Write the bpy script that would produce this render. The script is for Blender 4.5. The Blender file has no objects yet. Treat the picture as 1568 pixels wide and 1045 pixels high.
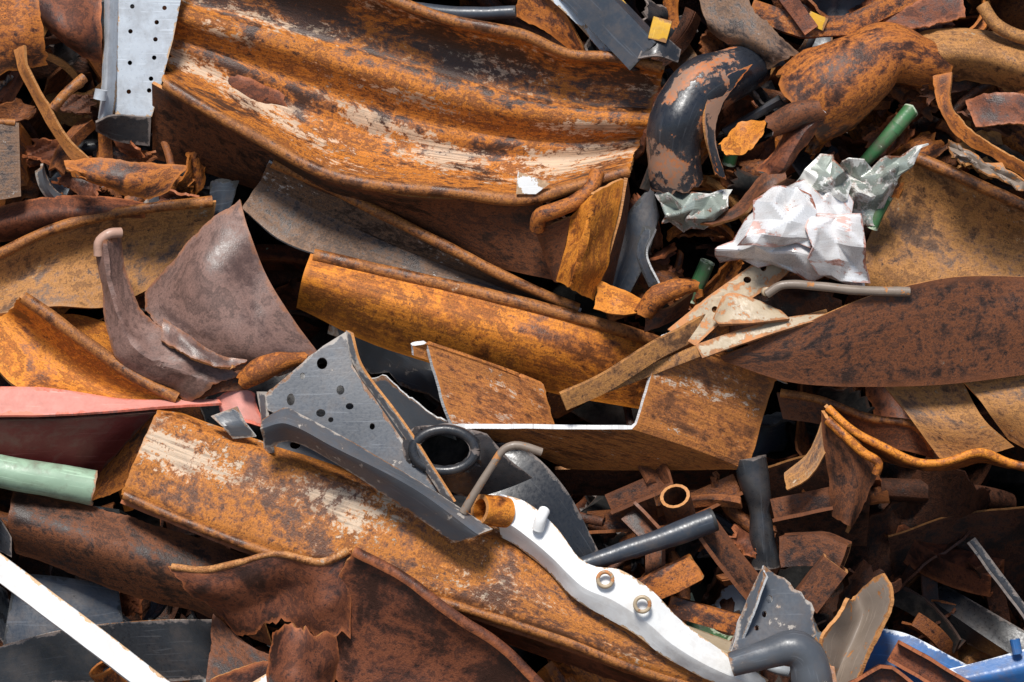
import bpy, math, random
import numpy as np
from mathutils import Vector, Matrix, noise
from mathutils.geometry import delaunay_2d_cdt

S=400.0
TILT=Matrix.Rotation(math.radians(-20),4,'X')
sc=bpy.context.scene
# ------------------------------------------------------------ materials
class MB:
    def __init__(s,name):
        s.m=bpy.data.materials.new(name); s.m.use_nodes=True
        s.nt=s.m.node_tree; s.nt.nodes.clear()
        s.out=s.nt.nodes.new('ShaderNodeOutputMaterial')
        s.b=s.nt.nodes.new('ShaderNodeBsdfPrincipled')
        s.nt.links.new(s.b.outputs[0],s.out.inputs[0])
    def set(s,sock,v):
        if isinstance(v,bpy.types.NodeSocket): s.nt.links.new(v,sock)
        else:
            if sock.type=='RGBA' and len(v)==3: v=(*v,1)
            sock.default_value=v
    def n(s,t,props={},ins={}):
        nd=s.nt.nodes.new(t)
        for k,v in props.items(): setattr(nd,k,v)
        for k,v in ins.items(): s.set(nd.inputs[k],v)
        return nd
    def uv(s):
        u=s.n('ShaderNodeUVMap',{'uv_map':'UVMap'}).outputs[0]
        r=s.n('ShaderNodeObjectInfo').outputs['Random']
        r=s.n('ShaderNodeMath',{'operation':'MULTIPLY'},{0:r,1:37.0}).outputs[0]
        c=s.n('ShaderNodeCombineXYZ',{},{0:r,1:r,2:r}).outputs[0]
        return s.n('ShaderNodeVectorMath',{'operation':'ADD'},{0:u,1:c}).outputs[0]
    def sv(s,v,sc3):
        return s.n('ShaderNodeVectorMath',{'operation':'MULTIPLY'},{0:v,1:sc3}).outputs[0]
    def noise(s,v,scale,detail=5,rough=.6,dist=0.0):
        return s.n('ShaderNodeTexNoise',{'noise_dimensions':'2D'},{'Vector':v,'Scale':scale,'Detail':detail,'Roughness':rough,'Distortion':dist}).outputs[0]
    def mr(s,v,a,b,c=0.0,d=1.0):
        return s.n('ShaderNodeMapRange',{},{0:v,1:a,2:b,3:c,4:d}).outputs[0]
    def math(s,op,a,b=0.0):
        return s.n('ShaderNodeMath',{'operation':op},{0:a,1:b}).outputs[0]
    def mix(s,f,a,b,mode='MIX'):
        return s.n('ShaderNodeMix',{'data_type':'RGBA','blend_type':mode},{0:f,6:a,7:b}).outputs[2]
    def ramp(s,f,stops):
        nd=s.n('ShaderNodeValToRGB',{},{0:f}); e=nd.color_ramp.elements
        while len(e)<len(stops): e.new(.5)
        for i,(p,c) in enumerate(stops):
            e[i].position=p; e[i].color=(*c,1) if len(c)==3 else c
        return nd.outputs[0]
    def bump(s,h,st,dist=.01,nrm=None):
        ins={'Strength':st,'Distance':dist,'Height':h}
        if nrm is not None: ins['Normal']=nrm
        return s.n('ShaderNodeBump',{},ins).outputs[0]

def mul(c,k): return tuple(x*k for x in c)
def rust(name,dark,mid,bright,pale,pa=.3,shift=0.0,su=1.0,sv=1.6,rough=.62,vband=None,cband=None,uband=None,bk=.45,spot=.58,edgec=None,flk=24,stk=.3,ba=4.0,simple=False,mott=.5):
    m=MB(name); v=m.uv()
    fl=m.noise(m.sv(v,(su*.9,sv*.8,1)),flk,9,.80,.1)
    big=m.noise(m.sv(v,(su,sv,1)),ba,5,.62,.4)
    lo=m.noise(m.sv(v,(su*.7,sv*1.3,1)),3.0,2,.5)
    bb=m.math('ADD',m.math('MULTIPLY',big,1-mott),m.math('MULTIPLY',fl,mott))
    bb=m.math('ADD',bb,shift)
    if vband or cband or uband:
        vn=m.n('ShaderNodeUVMap',{'uv_map':'VN'}).outputs[0]
        sx=m.n('ShaderNodeSeparateXYZ',{},{0:vn}).outputs
        wob=m.math('ADD',sx[1],m.math('MULTIPLY',m.math('SUBTRACT',lo,.5),.14))
        for bnd,src,amt in ((cband,wob,.26),(uband,sx[0],.22)):
            if bnd:
                r=m.ramp(src,[(p,(c,c,c)) for p,c in bnd])
                bb=m.math('ADD',bb,m.math('MULTIPLY',m.math('SUBTRACT',r,.5),amt))
    base=m.ramp(bb,[(.37,mul(dark,.8)),(.43,dark),(.475,mid),(.53,bright),(.57,mul(mid,.62)),(.60,mid),(.66,bright)])
    fine=m.noise(v,150,2,.7)
    base=m.mix(.6,base,m.ramp(fine,[(.3,(.5,.49,.48)),(.5,(1,1,1)),(.7,(1.2,1.2,1.2))]),'MULTIPLY')
    if not simple:
        st=m.noise(m.sv(v,(su*.45,sv*15,1)),4.5,3,.6)
        if stk: base=m.mix(stk,base,m.ramp(st,[(.3,(.30,.29,.29)),(.5,(1,1,1)),(.7,(1.5,1.45,1.4))]),'MULTIPLY')
    else: st=fine
    q=m.math('ADD',fl,m.math('MULTIPLY',m.math('SUBTRACT',lo,.5),.6))
    q=m.math('ADD',q,pa-.5)
    if vband:
        vr=m.ramp(wob,[(p,(c,c,c)) for p,c in vband])
        q=m.math('ADD',q,m.math('MULTIPLY',m.math('SUBTRACT',vr,.5),.30))
    pm=m.mr(q,.51,.54)
    pc=m.mix(m.mr(m.math('ADD',m.math('MULTIPLY',st,.5),m.math('MULTIPLY',big,.5)),.44,.56),mul(pale,.5),pale)
    col=m.mix(m.math('MULTIPLY',pm,.8),base,pc)
    sm=m.mr(m.math('SUBTRACT',1.0,m.math('ADD',m.math('MULTIPLY',fl,.8),m.math('MULTIPLY',fine,.2))),spot,spot+.04)
    col=m.mix(m.math('MULTIPLY',sm,.8),col,mul(dark,.45))
    e=m.n('ShaderNodeAttribute',{'attribute_name':'edge'}).outputs['Fac']
    em=m.mr(m.math('ADD',e,m.math('MULTIPLY',m.math('SUBTRACT',fl,.5),.09)),.0,.018,1,0)
    col=m.mix(m.math('MULTIPLY',em,.65),col,edgec or mul(bright,1.05))
    m.set(m.b.inputs['Base Color'],col)
    rr=m.mr(bb,.40,.54,rough-.20,rough+.16)
    m.set(m.b.inputs['Roughness'],m.math('ADD',rr,m.math('MULTIPLY',pm,-.10)))
    m.b.inputs['Specular IOR Level'].default_value=.45
    if simple: h=fine
    else: h=m.math('ADD',m.math('MULTIPLY',fine,.35),m.math('MULTIPLY',fl,.55))
    m.set(m.b.inputs['Normal'],m.bump(h,bk,.008))
    return m.m

def paint(name,col,wear=(.25,.09,.03),wa=.25,rough=.45,metal=0,var=.25,scr=True,spot=.66,dirt=(.12,.09,.07),da=.4,edgew=.010,bk=.3,wear2=None,ws=17,wsv=1.0):
    m=MB(name); v=m.uv()
    w=m.noise(m.sv(v,(1,wsv,1)),ws,7,.66); fine=m.noise(v,70,2,.7); lo=m.noise(v,3.2,4,.55,.3)
    base=m.mix(1.0,col,m.ramp(lo,[(.3,(1-var,)*3),(.7,(1+var*.5,)*3)]),'MULTIPLY')
    dm=m.mr(m.math('ADD',m.math('MULTIPLY',w,.5),m.math('MULTIPLY',lo,.5)),.47,.62)
    base=m.mix(m.math('MULTIPLY',dm,da),base,dirt)
    if scr:
        s1=m.noise(m.sv(v,(2,60,1)),2,2,.6,.3)
        base=m.mix(m.mr(s1,.66,.70,0,.35),base,tuple(min(1,c*1.6+.05) for c in col))
    q=m.math('ADD',w,m.math('MULTIPLY',m.math('SUBTRACT',lo,.5),.5))
    wm=m.mr(m.math('ADD',q,wa-.25),spot,spot+.03)
    e=m.n('ShaderNodeAttribute',{'attribute_name':'edge'}).outputs['Fac']
    em=m.mr(m.math('ADD',e,m.math('MULTIPLY',m.math('SUBTRACT',w,.5),.06)),edgew*.4,edgew,1,0)
    wm=m.math('MAXIMUM',wm,em)
    wc=m.mix(m.mr(m.math('ADD',m.math('MULTIPLY',fine,.3),m.math('MULTIPLY',lo,.7)),.42,.56),wear,wear2 or tuple(min(1,c*1.8) for c in wear))
    m.set(m.b.inputs['Base Color'],m.mix(wm,base,wc))
    m.set(m.b.inputs['Roughness'],m.math('ADD',m.mr(fine,.3,.7,rough-.08,rough+.12),m.math('MULTIPLY',wm,.25)))
    m.b.inputs['Metallic'].default_value=metal
    h=m.math('ADD',m.math('MULTIPLY',fine,.15),m.math('ADD',m.math('MULTIPLY',wm,-.4),m.math('MULTIPLY',lo,.6)))
    m.set(m.b.inputs['Normal'],m.bump(h,bk,.008))
    return m.m

TAN=(.45,.31,.19)
D0=(.055,.020,.010); M0=(.21,.062,.015); B0=(.46,.145,.019)
R_panel=rust('rust_panel',(.065,.027,.014),(.26,.082,.017),(.57,.190,.019),(.62,.47,.33),pa=.385,sv=1.7,
  vband=[(0,.15),(.10,.68),(.30,.60),(.38,.25),(.46,.75),(.56,.35),(.68,.95),(.82,.7),(.95,.15)],
  cband=[(0,.75),(.06,.5),(.14,.24),(.33,.32),(.40,.66),(.50,.72),(.58,.45),(.7,.55),(.85,.62),(1,.75)],rough=.58,stk=.4)
R_orange=rust('rust_orange',(.14,.045,.013),(.37,.112,.016),(.66,.220,.018),(.38,.24,.14),pa=.18,rough=.55,stk=.4,shift=.018,ba=2.2,mott=.36,
  uband=[(0,.64),(.25,.76),(.5,.55),(.75,.22),(1,.12)])
R_orange2=rust('rust_orange_bright',(.17,.052,.013),(.42,.126,.015),(.70,.245,.022),(.62,.43,.24),pa=.25,rough=.58,stk=.22,shift=.02,ba=3,mott=.42)
R_dark=rust('rust_dark',(.030,.014,.009),(.085,.030,.013),(.17,.053,.016),(.27,.19,.14),pa=.20,rough=.60,stk=.2)
R_red=rust('rust_red',(.042,.016,.010),(.105,.031,.014),(.19,.055,.020),(.34,.16,.09),pa=.17,sv=1.1,rough=.56,edgec=(.46,.14,.045),stk=.10,mott=.38)
R_tan=rust('rust_tan',(.13,.062,.028),(.29,.132,.047),(.42,.190,.052),(.50,.40,.28),pa=.31,rough=.62,stk=.22,sv=1.3)
R_grey=rust('rust_greybrown',(.045,.030,.023),(.12,.077,.055),(.19,.100,.052),(.58,.55,.51),pa=.31,rough=.5,stk=.4,flk=36)
R_beam=rust('rust_beam',(.12,.044,.016),(.29,.097,.021),(.52,.180,.024),(.64,.51,.37),pa=.395,rough=.58,flk=34,
  vband=[(0,1),(.08,.5),(.3,.6),(.5,.8),(.7,.45),(1,.15)],cband=[(0,.7),(.3,.5),(.6,.5),(.8,.35),(1,.4)],stk=.3)
R_mauve=rust('rust_mauve',(.105,.060,.048),(.155,.088,.070),(.20,.112,.088),(.26,.095,.035),pa=.19,sv=1,rough=.50,bk=.25,spot=.64,edgec=(.30,.11,.04),stk=.08,mott=.35)
R_chan=rust('rust_channel',(.17,.066,.026),(.33,.115,.032),(.49,.180,.038),(.66,.54,.42),pa=.36,rough=.58,stk=.45,sv=2.0,
  vband=[(0,.2),(.14,.75),(.19,.25),(.26,.95),(.32,.3),(.4,.35),(.8,.35),(.9,.55),(1,.3)])
R_edge=rust('rust_edge',(.16,.06,.02),(.36,.14,.04),(.52,.24,.08),(.62,.50,.38),pa=.3,rough=.6,simple=True)
R_bead=rust('rust_bead',(.10,.038,.015),(.24,.085,.024),(.39,.145,.03),(.55,.42,.30),pa=.28,rough=.5,stk=.2)
R_mid=rust('rust_mid',D0,M0,B0,TAN,pa=.25,rough=.6)
E_white=rust('cut_edge',(.18,.16,.15),(.50,.49,.48),(.66,.66,.65),(.76,.76,.75),pa=.3,rough=.45,sv=1,flk=30,simple=True,spot=.55)
H_dark=rust('heap_rust_gap_shade',(.018,.009,.006),(.055,.020,.010),(.11,.035,.013),(.18,.11,.07),pa=.2,simple=True)  # rust with the shade of the gaps put into its colour
H_mid=rust('heap_rust',(.035,.014,.009),(.12,.037,.013),(.24,.075,.016),(.27,.19,.12),pa=.22,simple=True)  # rust colour dimmed so filler pieces sink into the dark gaps
P_grey=paint('grey_primer',(.085,.094,.108),wa=.22,rough=.36,wear=(.20,.09,.035),wear2=(.36,.32,.28))
P_dgrey=paint('dark_grey_plastic',(.020,.022,.026),wa=.1,rough=.33,wear=(.10,.08,.07),da=.2)
P_slate=paint('slate_paint',(.040,.049,.064),wa=.15,rough=.38,wear=(.02,.02,.02))
P_steel=paint('galvanised_steel',(.52,.56,.60),wa=.1,rough=.35,metal=.15,wear=(.3,.2,.12),da=.3,var=.15,edgew=.004)
P_white=paint('white_paint',(.80,.80,.785),wa=.11,rough=.35,wear=(.40,.26,.15),da=.28,var=.08,edgew=.004,dirt=(.40,.33,.26))
P_pink=paint('faded_red_paint',(.66,.27,.22),wa=.12,rough=.4,wear=(.45,.12,.08),da=.3)
P_red=paint('dark_red_paint',(.12,.016,.015),wa=.12,rough=.45,wear=(.07,.03,.02))
P_green=paint('pale_green_paint',(.30,.43,.30),wa=.16,rough=.45,wear=(.3,.17,.1),da=.6)
P_green2=paint('green_paint',(.05,.17,.06),wa=.20,rough=.5,wear=(.3,.35,.25),da=.7)
P_blue=paint('blue_paint',(.025,.12,.33),wa=.15,rough=.4,wear=(.4,.42,.45),da=.5)
P_yellow=paint('yellow_paint',(.70,.38,.02),wa=.2,rough=.4,wear=(.25,.12,.04))
P_black=paint('black_paint_flaking',(.017,.020,.027),wa=.30,rough=.33,wear=(.46,.13,.025),wear2=(.26,.15,.10),spot=.60,ws=8,edgew=.004,bk=.45)
P_foil=paint('crumpled_white_metal',(.76,.755,.75),wa=.24,rough=.28,metal=.15,wear=(.30,.10,.055),wear2=(.60,.38,.33),da=.5,scr=True,spot=.615,ws=6,wsv=2.5,dirt=(.44,.36,.33),edgew=.006)
P_foilg=paint('crumpled_green_metal',(.30,.34,.30),wa=.28,rough=.33,metal=.2,wear=(.20,.07,.03),wear2=(.7,.7,.66),da=.7,spot=.56,ws=12)
P_cream=paint('cream_bracket',(.44,.34,.22),wa=.28,rough=.5,wear=(.28,.12,.045),da=.6,spot=.60)
P_tang=paint('tan_grey_sheet',(.23,.18,.14),wa=.25,rough=.45,wear=(.24,.10,.03),da=.5,spot=.6)
P_mudr=paint('peach_metal',(.50,.30,.22),wa=.2,rough=.45,wear=(.3,.15,.08),da=.5)
P_void=paint('gap_shade_black',(.006,.0055,.005),wa=.12,rough=.85,wear=(.03,.015,.01),scr=False)  # near-black colour stands in for shade in the gaps, no soot

# ------------------------------------------------------------ geometry
def W(p): return np.array([(p[0]-784)/S,p[2]/S,(522-p[1])/S])
def crs(pts,n,closed=False,lin=False,chord=True):
    pts=np.array(pts,float); k=len(pts)
    if k==1: return np.repeat(pts,n,0)
    if chord: 
        t=np.concatenate([[0],np.cumsum(np.linalg.norm(np.diff(pts,axis=0),axis=1)+1e-9)]); t/=t[-1]
    else: t=np.linspace(0,1,k)
    q=np.linspace(0,1,n)
    if lin or k==2:
        return np.stack([np.interp(q,t,pts[:,i]) for i in range(pts.shape[1])],1)
    m=np.zeros_like(pts)
    for i in range(k):
        a=max(i-1,0); b=min(i+1,k-1)
        m[i]=(pts[b]-pts[a])/(t[b]-t[a])
    idx=np.clip(np.searchsorted(t,q,side='right')-1,0,k-2)
    h=(t[idx+1]-t[idx]); s=((q-t[idx])/h)[:,None]; h=h[:,None]
    return ((2*s**3-3*s**2+1)*pts[idx]+(s**3-2*s**2+s)*h*m[idx]+(-2*s**3+3*s**2)*pts[idx+1]+(s**3-s**2)*h*m[idx+1])
def fn(x,seed=0): return noise.noise(Vector((x,seed*7.31,seed*3.7)))
def nrm(g):
    du=np.gradient(g,axis=0); dv=np.gradient(g,axis=1)
    n=np.cross(du,dv); l=np.linalg.norm(n,axis=2)[...,None]+1e-9
    return n/l
def dent(g,amp,freq,seed,kind='n'):
    if amp==0: return g
    n=nrm(g); d=np.zeros(g.shape[:2])
    if kind=='c':   # crumple: sum of randomly oriented, noise-warped sharp folds
        rg=random.Random(seed); dirs=[]
        for k in range(6):
            v=Vector((rg.gauss(0,1),rg.gauss(0,1)*.3,rg.gauss(0,1))).normalized()
            dirs.append((v,freq*(.5+1.5*k/5)*rg.uniform(.8,1.2),rg.uniform(0,9),1/(1+.4*k)))
    for i in range(g.shape[0]):
        for j in range(g.shape[1]):
            p=Vector(g[i,j])
            if kind=='c':
                wv=noise.noise(p*freq*.6+Vector((seed,0,0)))*.7
                s=0
                for v,f,o,a in dirs:
                    x=p.dot(v)*f+o+wv; x-=math.floor(x); s+=a*(abs(x-.5)*2-.5)
                d[i,j]=s*.8
            elif kind=='r':
                p=p*freq+Vector((seed*5.1,seed*2.7,seed))
                a=noise.noise(p); b=noise.noise(p*2.1); c=noise.noise(p*4.3)
                d[i,j]=(1-2.2*abs(a))*.6+(1-2.2*abs(b))*.35+(1-2*abs(c))*.15-.5
            else:
                p=p*freq+Vector((seed*5.1,seed*2.7,seed))
                d[i,j]=noise.noise(p)+.35*noise.noise(p*2.3)
    return g+n*d[...,None]*amp
SEED=[1]
def mkobj(name,vs,fs,uvs,vn,edge,mats,thick,matidx=None,split=38,rim=True):
    c=np.mean(vs,axis=0)
    me=bpy.data.meshes.new(name); me.from_pydata((vs-c).tolist(),[],fs); 
    lv=np.zeros(len(me.loops),dtype=np.int32); me.loops.foreach_get('vertex_index',lv)
    u=me.uv_layers.new(name='UVMap'); u.data.foreach_set('uv',np.asarray(uvs)[lv].ravel().astype(np.float32))
    u2=me.uv_layers.new(name='VN'); u2.data.foreach_set('uv',np.asarray(vn)[lv].ravel().astype(np.float32))
    a=me.attributes.new('edge','FLOAT','POINT'); a.data.foreach_set('value',np.asarray(edge,dtype=np.float32))
    for m in mats: me.materials.append(m)
    me.polygons.foreach_set('use_smooth',[True]*len(me.polygons))
    if matidx is not None: me.polygons.foreach_set('material_index',matidx)
    me.update()
    ob=bpy.data.objects.new(name,me); sc.collection.objects.link(ob)
    ob.matrix_world=TILT@Matrix.Translation(Vector(c))
    if thick:
        s=ob.modifiers.new('thickness','SOLIDIFY'); s.thickness=thick/S; s.offset=0
        if rim and len(mats)>1 : s.material_offset_rim=1
    es=ob.modifiers.new('crease','EDGE_SPLIT'); es.split_angle=math.radians(split)
    return ob
def gridmesh(name,g,mat,thick=8,rimmat=None,closed=False,split=38,tri=False):
    nu,nv=g.shape[:2]
    lu=np.linalg.norm(np.diff(g,axis=0),axis=2).mean(1); lv=np.linalg.norm(np.diff(g,axis=1),axis=2).mean(0)
    cu=np.concatenate([[0],np.cumsum(lu)]); cv=np.concatenate([[0],np.cumsum(lv)])
    U,V=np.meshgrid(cu,cv,indexing='ij')
    ed=np.minimum(U,cu[-1]-U)
    if not closed: ed=np.minimum(ed,np.minimum(V,cv[-1]-V))
    uv=np.stack([U,V],2).reshape(-1,2)
    vn=np.stack([U/max(cu[-1],1e-6),V/max(cv[-1],1e-6)],2).reshape(-1,2)
    I=np.arange(nu*nv).reshape(nu,nv)
    a=I[:-1,:-1];b=I[1:,:-1];c=I[1:,1:];d=I[:-1,1:]
    f=np.stack([a,b,c,d],2).reshape(-1,4).tolist()
    mats=[mat]+([rimmat] if rimmat else [])
    return mkobj(name,g.reshape(-1,3),f,uv,vn,ed.ravel(),mats,thick,split=split)
def curl(g,end,r,ang,side):
    if end==0: e=g[:,0]; t=g[:,0]-g[:,2]
    else: e=g[:,-1]; t=g[:,-1]-g[:,-3]
    t=t/(np.linalg.norm(t,axis=1)[:,None]+1e-9)
    n=nrm(g)[:,0 if end==0 else -1]*side
    rows=[]; k=10
    for i in range(1,k+1):
        a=math.radians(ang)*i/k
        rows.append(e+t*r*math.sin(a)+n*r*(1-math.cos(a)))
    rows=np.stack(rows,1)
    return np.concatenate([rows[:,::-1],g],1) if end==0 else np.concatenate([g,rows],1)
def tubegrid(C,r,k=14):
    T=np.gradient(C,axis=0); T/=np.linalg.norm(T,axis=1)[:,None]+1e-9
    X=np.cross(T,np.array([0,-1,0.])); X/=np.linalg.norm(X,axis=1)[:,None]+1e-9; Y=np.cross(X,T)
    a=np.linspace(0,2*math.pi,k+1); a[-1]=0
    return C[:,None]+r*(np.cos(a)[None,:,None]*X[:,None]+np.sin(a)[None,:,None]*Y[:,None])
def child(par,o,nm):
    o.parent=par; o.matrix_parent_inverse=par.matrix_world.inverted(); o.name=nm
def L(name,rails,mat,thick=6,prof=None,lin=False,jag=(0,0,0,0),dn=(4,2.0),dn2=(.8,9),ridge=None,crump=(2.0,1.1),facet=None,c0=None,c1=None,b0=None,b1=None,bm=None,rim=None,res=6,split=38):
    """loft: rails run along the piece, listed across it. units: 1/400 m"""
    SEED[0]+=1; sd=SEED[0]
    R=[np.array([W(p) for p in r]) for r in rails]
    ln=max(np.linalg.norm(np.diff(r,axis=0),axis=1).sum() for r in R)*S
    wd=sum(np.linalg.norm(R[i+1][0]-R[i][0]) for i in range(len(R)-1))*S
    wd=max(wd,sum(np.linalg.norm(R[i+1][-1]-R[i][-1]) for i in range(len(R)-1))*S,40)
    if prof: wd*=1.3
    nu=int(np.clip(ln/res,12,170)); nv=int(np.clip(wd/res,8,90))
    if facet: nu=max(5,int(ln/facet[1])); nv=max(5,int(wd/facet[1]))
    D=[crs(r,nu*2) for r in R]; D=np.stack(D,1)
    base=np.stack([crs(D[i],nv*2,chord=False,lin=lin) for i in range(nu*2)],0)
    if prof:
        pv=np.array(prof,float); q=np.linspace(0,1,nv*2)
        pp=crs(pv,400); off=np.interp(q,pp[:,0],pp[:,1])
        if lin: off=np.interp(q,pv[:,0],pv[:,1])
        base[:,:,1]+=off[None]/S
    def jn(x,s): return abs(fn(x*.9,s))*.9+abs(fn(x*3.1,s+3))*.5+abs(fn(x*9,s+5))*.3
    g=np.zeros((nu,nv,3)); A=base.shape[0]-1; B=base.shape[1]-1
    vlo=[jag[2]/wd*jn(i/nu*ln/40,sd+11) for i in range(nu)]; vhi=[1-jag[3]/wd*jn(i/nu*ln/40,sd+17) for i in range(nu)]
    ulo=[jag[0]/ln*jn(j/nv*wd/30,sd+1) for j in range(nv)]; uhi=[1-jag[1]/ln*jn(j/nv*wd/30,sd+7) for j in range(nv)]
    for i in range(nu):
        for j in range(nv):
            u=ulo[j]+(uhi[j]-ulo[j])*i/(nu-1); v=vlo[i]+(vhi[i]-vlo[i])*j/(nv-1)
            x=u*A;y=v*B; a=min(int(x),A-1);b=min(int(y),B-1); fx=x-a;fy=y-b
            g[i,j]=(base[a,b]*(1-fx)+base[a+1,b]*fx)*(1-fy)+(base[a,b+1]*(1-fx)+base[a+1,b+1]*fx)*fy
    if facet:
        rr=np.random.RandomState(sd*13+5)
        o3=rr.normal(0,1,g.shape)*np.array([.45,1.0,.45])*facet[0]/S
        g=g+o3; K=7
        # planar-facet upsampling: each quad split along a diagonal
        NU=(nu-1)*K+1; NV=(nv-1)*K+1; G=np.zeros((NU,NV,3))
        dg=rr.rand(nu,nv)>.5
        for I in range(NU):
            i=min(I//K,nu-2); fx=I/K-i
            for J in range(NV):
                j=min(J//K,nv-2); fy=J/K-j
                p00,p10,p01,p11=g[i,j],g[i+1,j],g[i,j+1],g[i+1,j+1]
                if dg[i,j]:
                    G[I,J]=p00+(p10-p00)*fx+(p11-p10)*fy if fx>fy else p00+(p01-p00)*fy+(p11-p01)*fx
                else:
                    G[I,J]=p00+(p10-p00)*fx+(p01-p00)*fy if fx+fy<1 else p11+(p01-p11)*(1-fx)+(p10-p11)*(1-fy)
        g=G
        # soften creases slightly
        for _ in range(1):
            q=g.copy(); q[1:-1,1:-1]=(g[1:-1,1:-1]*2+g[:-2,1:-1]+g[2:,1:-1]+g[1:-1,:-2]+g[1:-1,2:])/6; g=q
    g=dent(g,dn[0]/S,dn[1],sd); g=dent(g,dn2[0]/S,dn2[1],sd+50)
    if ridge: g=dent(g,ridge[0]/S,ridge[1],sd,'r')
    if crump: g=dent(g,crump[0]/S,crump[1],sd,'c')
    beads=[]
    for bb,col in ((b0,0),(b1,-1)):
        if bb:
            C=g[:,col].copy(); C[:,1]-=bb*.35/S
            K=3; Cp=np.pad(C,((K,K),(0,0)),'edge'); C=sum(Cp[i:i+len(C)] for i in range(2*K+1))/(2*K+1)
            beads.append(dent(tubegrid(C,bb/S),1.2/S,7,sd+3))
    if c0: g=curl(g,0,c0[0]/S,c0[1],c0[2])
    if c1: g=curl(g,1,c1[0]/S,c1[1],c1[2])
    o=gridmesh(name,g,mat,thick,rim,split=split)
    for i,bg_ in enumerate(beads):
        bg_[:,-1]=bg_[:,0]
        t=gridmesh('b',bg_,bm or R_bead,3,R_edge,True,60); child(o,t,'rolled_bead_%d'%(i+1))
    return o
def circ(r,n=20): return [(r*math.cos(2*math.pi*i/n),r*math.sin(2*math.pi*i/n)) for i in range(n+1)]
def box(w,h): 
    w/=2;h/=2; return [(-w,-h),(w,-h),(w,h),(-w,h),(-w,-h)]
def sweepgrid(path,prof,up=(0,-1,0),radii=None,step=8,lin=False,sub=3):
    P=np.array([W(p) for p in path]); ln=np.linalg.norm(np.diff(P,axis=0),axis=1).sum()*S
    n=int(np.clip(ln/step,6,120)); C=crs(P,n,lin=lin)
    pr=np.array(prof,float)/S
    if len(pr)<10:
        out=[pr[0]]
        for a,b in zip(pr[:-1],pr[1:]):
            for k in range(1,sub+1): out.append(a+(b-a)*k/sub)
        pr=np.array(out)
    rad=np.ones(n) if radii is None else np.interp(np.linspace(0,1,n),np.linspace(0,1,len(radii)),radii)
    T=np.gradient(C,axis=0); T/=np.linalg.norm(T,axis=1)[:,None]
    upv=np.array(up,float); g=np.zeros((n,len(pr),3))
    X=None
    for i in range(n):
        if X is None: X=np.cross(T[i],upv)
        X=X-T[i]*X.dot(T[i]); X/=np.linalg.norm(X)+1e-9
        Y=np.cross(X,T[i])
        g[i]=C[i]+rad[i]*(pr[:,:1]*X+pr[:,1:]*Y)
    return g
def SW(name,path,prof,mat,thick=5,up=(0,-1,0),radii=None,dn=(2,3),dn2=(.8,12),rim=None,step=8,lin=False,jag=0,split=38,ridge=None,sub=3,crump=None):
    SEED[0]+=1; sd=SEED[0]
    g=sweepgrid(path,prof,up,radii,step,lin,sub)
    closed=np.linalg.norm(g[0,0]-g[0,-1])<1e-6
    if jag:
        for j in range(g.shape[1]):
            jj=j if not(closed and j==g.shape[1]-1) else 0
            for e,(a,b) in ((0,(0,2)),(1,(-1,-3))):
                s=fn(jj*.9,sd+e)+.5*fn(jj*2.3,sd+9+e)
                d=(g[a,j]-g[b,j]); d/=np.linalg.norm(d)+1e-9
                g[a,j]+=d*s*jag/S
    g=dent(g,dn[0]/S,dn[1],sd); g=dent(g,dn2[0]/S,dn2[1],sd+50)
    if ridge: g=dent(g,ridge[0]/S,ridge[1],sd,'r')
    if crump: g=dent(g,crump[0]/S,crump[1],sd,'c')
    if closed: g[:,-1]=g[:,0]
    return gridmesh(name,g,mat,thick,rim,closed,split)
def rod(name,path,r,mat,flat=1.0,**k):
    pr=[(r*math.cos(2*math.pi*i/14),r*flat*math.sin(2*math.pi*i/14)) for i in range(15)]
    g=sweepgrid(path,pr,step=5,lin=k.get('lin',False))
    c0=g[0,:-1].mean(0); c1=g[-1,:-1].mean(0)
    g=np.concatenate([np.tile(c0,(1,g.shape[1],1)),c0+(g[:1]-c0)*.7,g,c1+(g[-1:]-c1)*.7,np.tile(c1,(1,g.shape[1],1))],0)
    g=dent(g,.8/S,9,SEED[0]); g[:,-1]=g[:,0]; SEED[0]+=1
    return gridmesh(name,g,mat,0,None,True,50)
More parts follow.
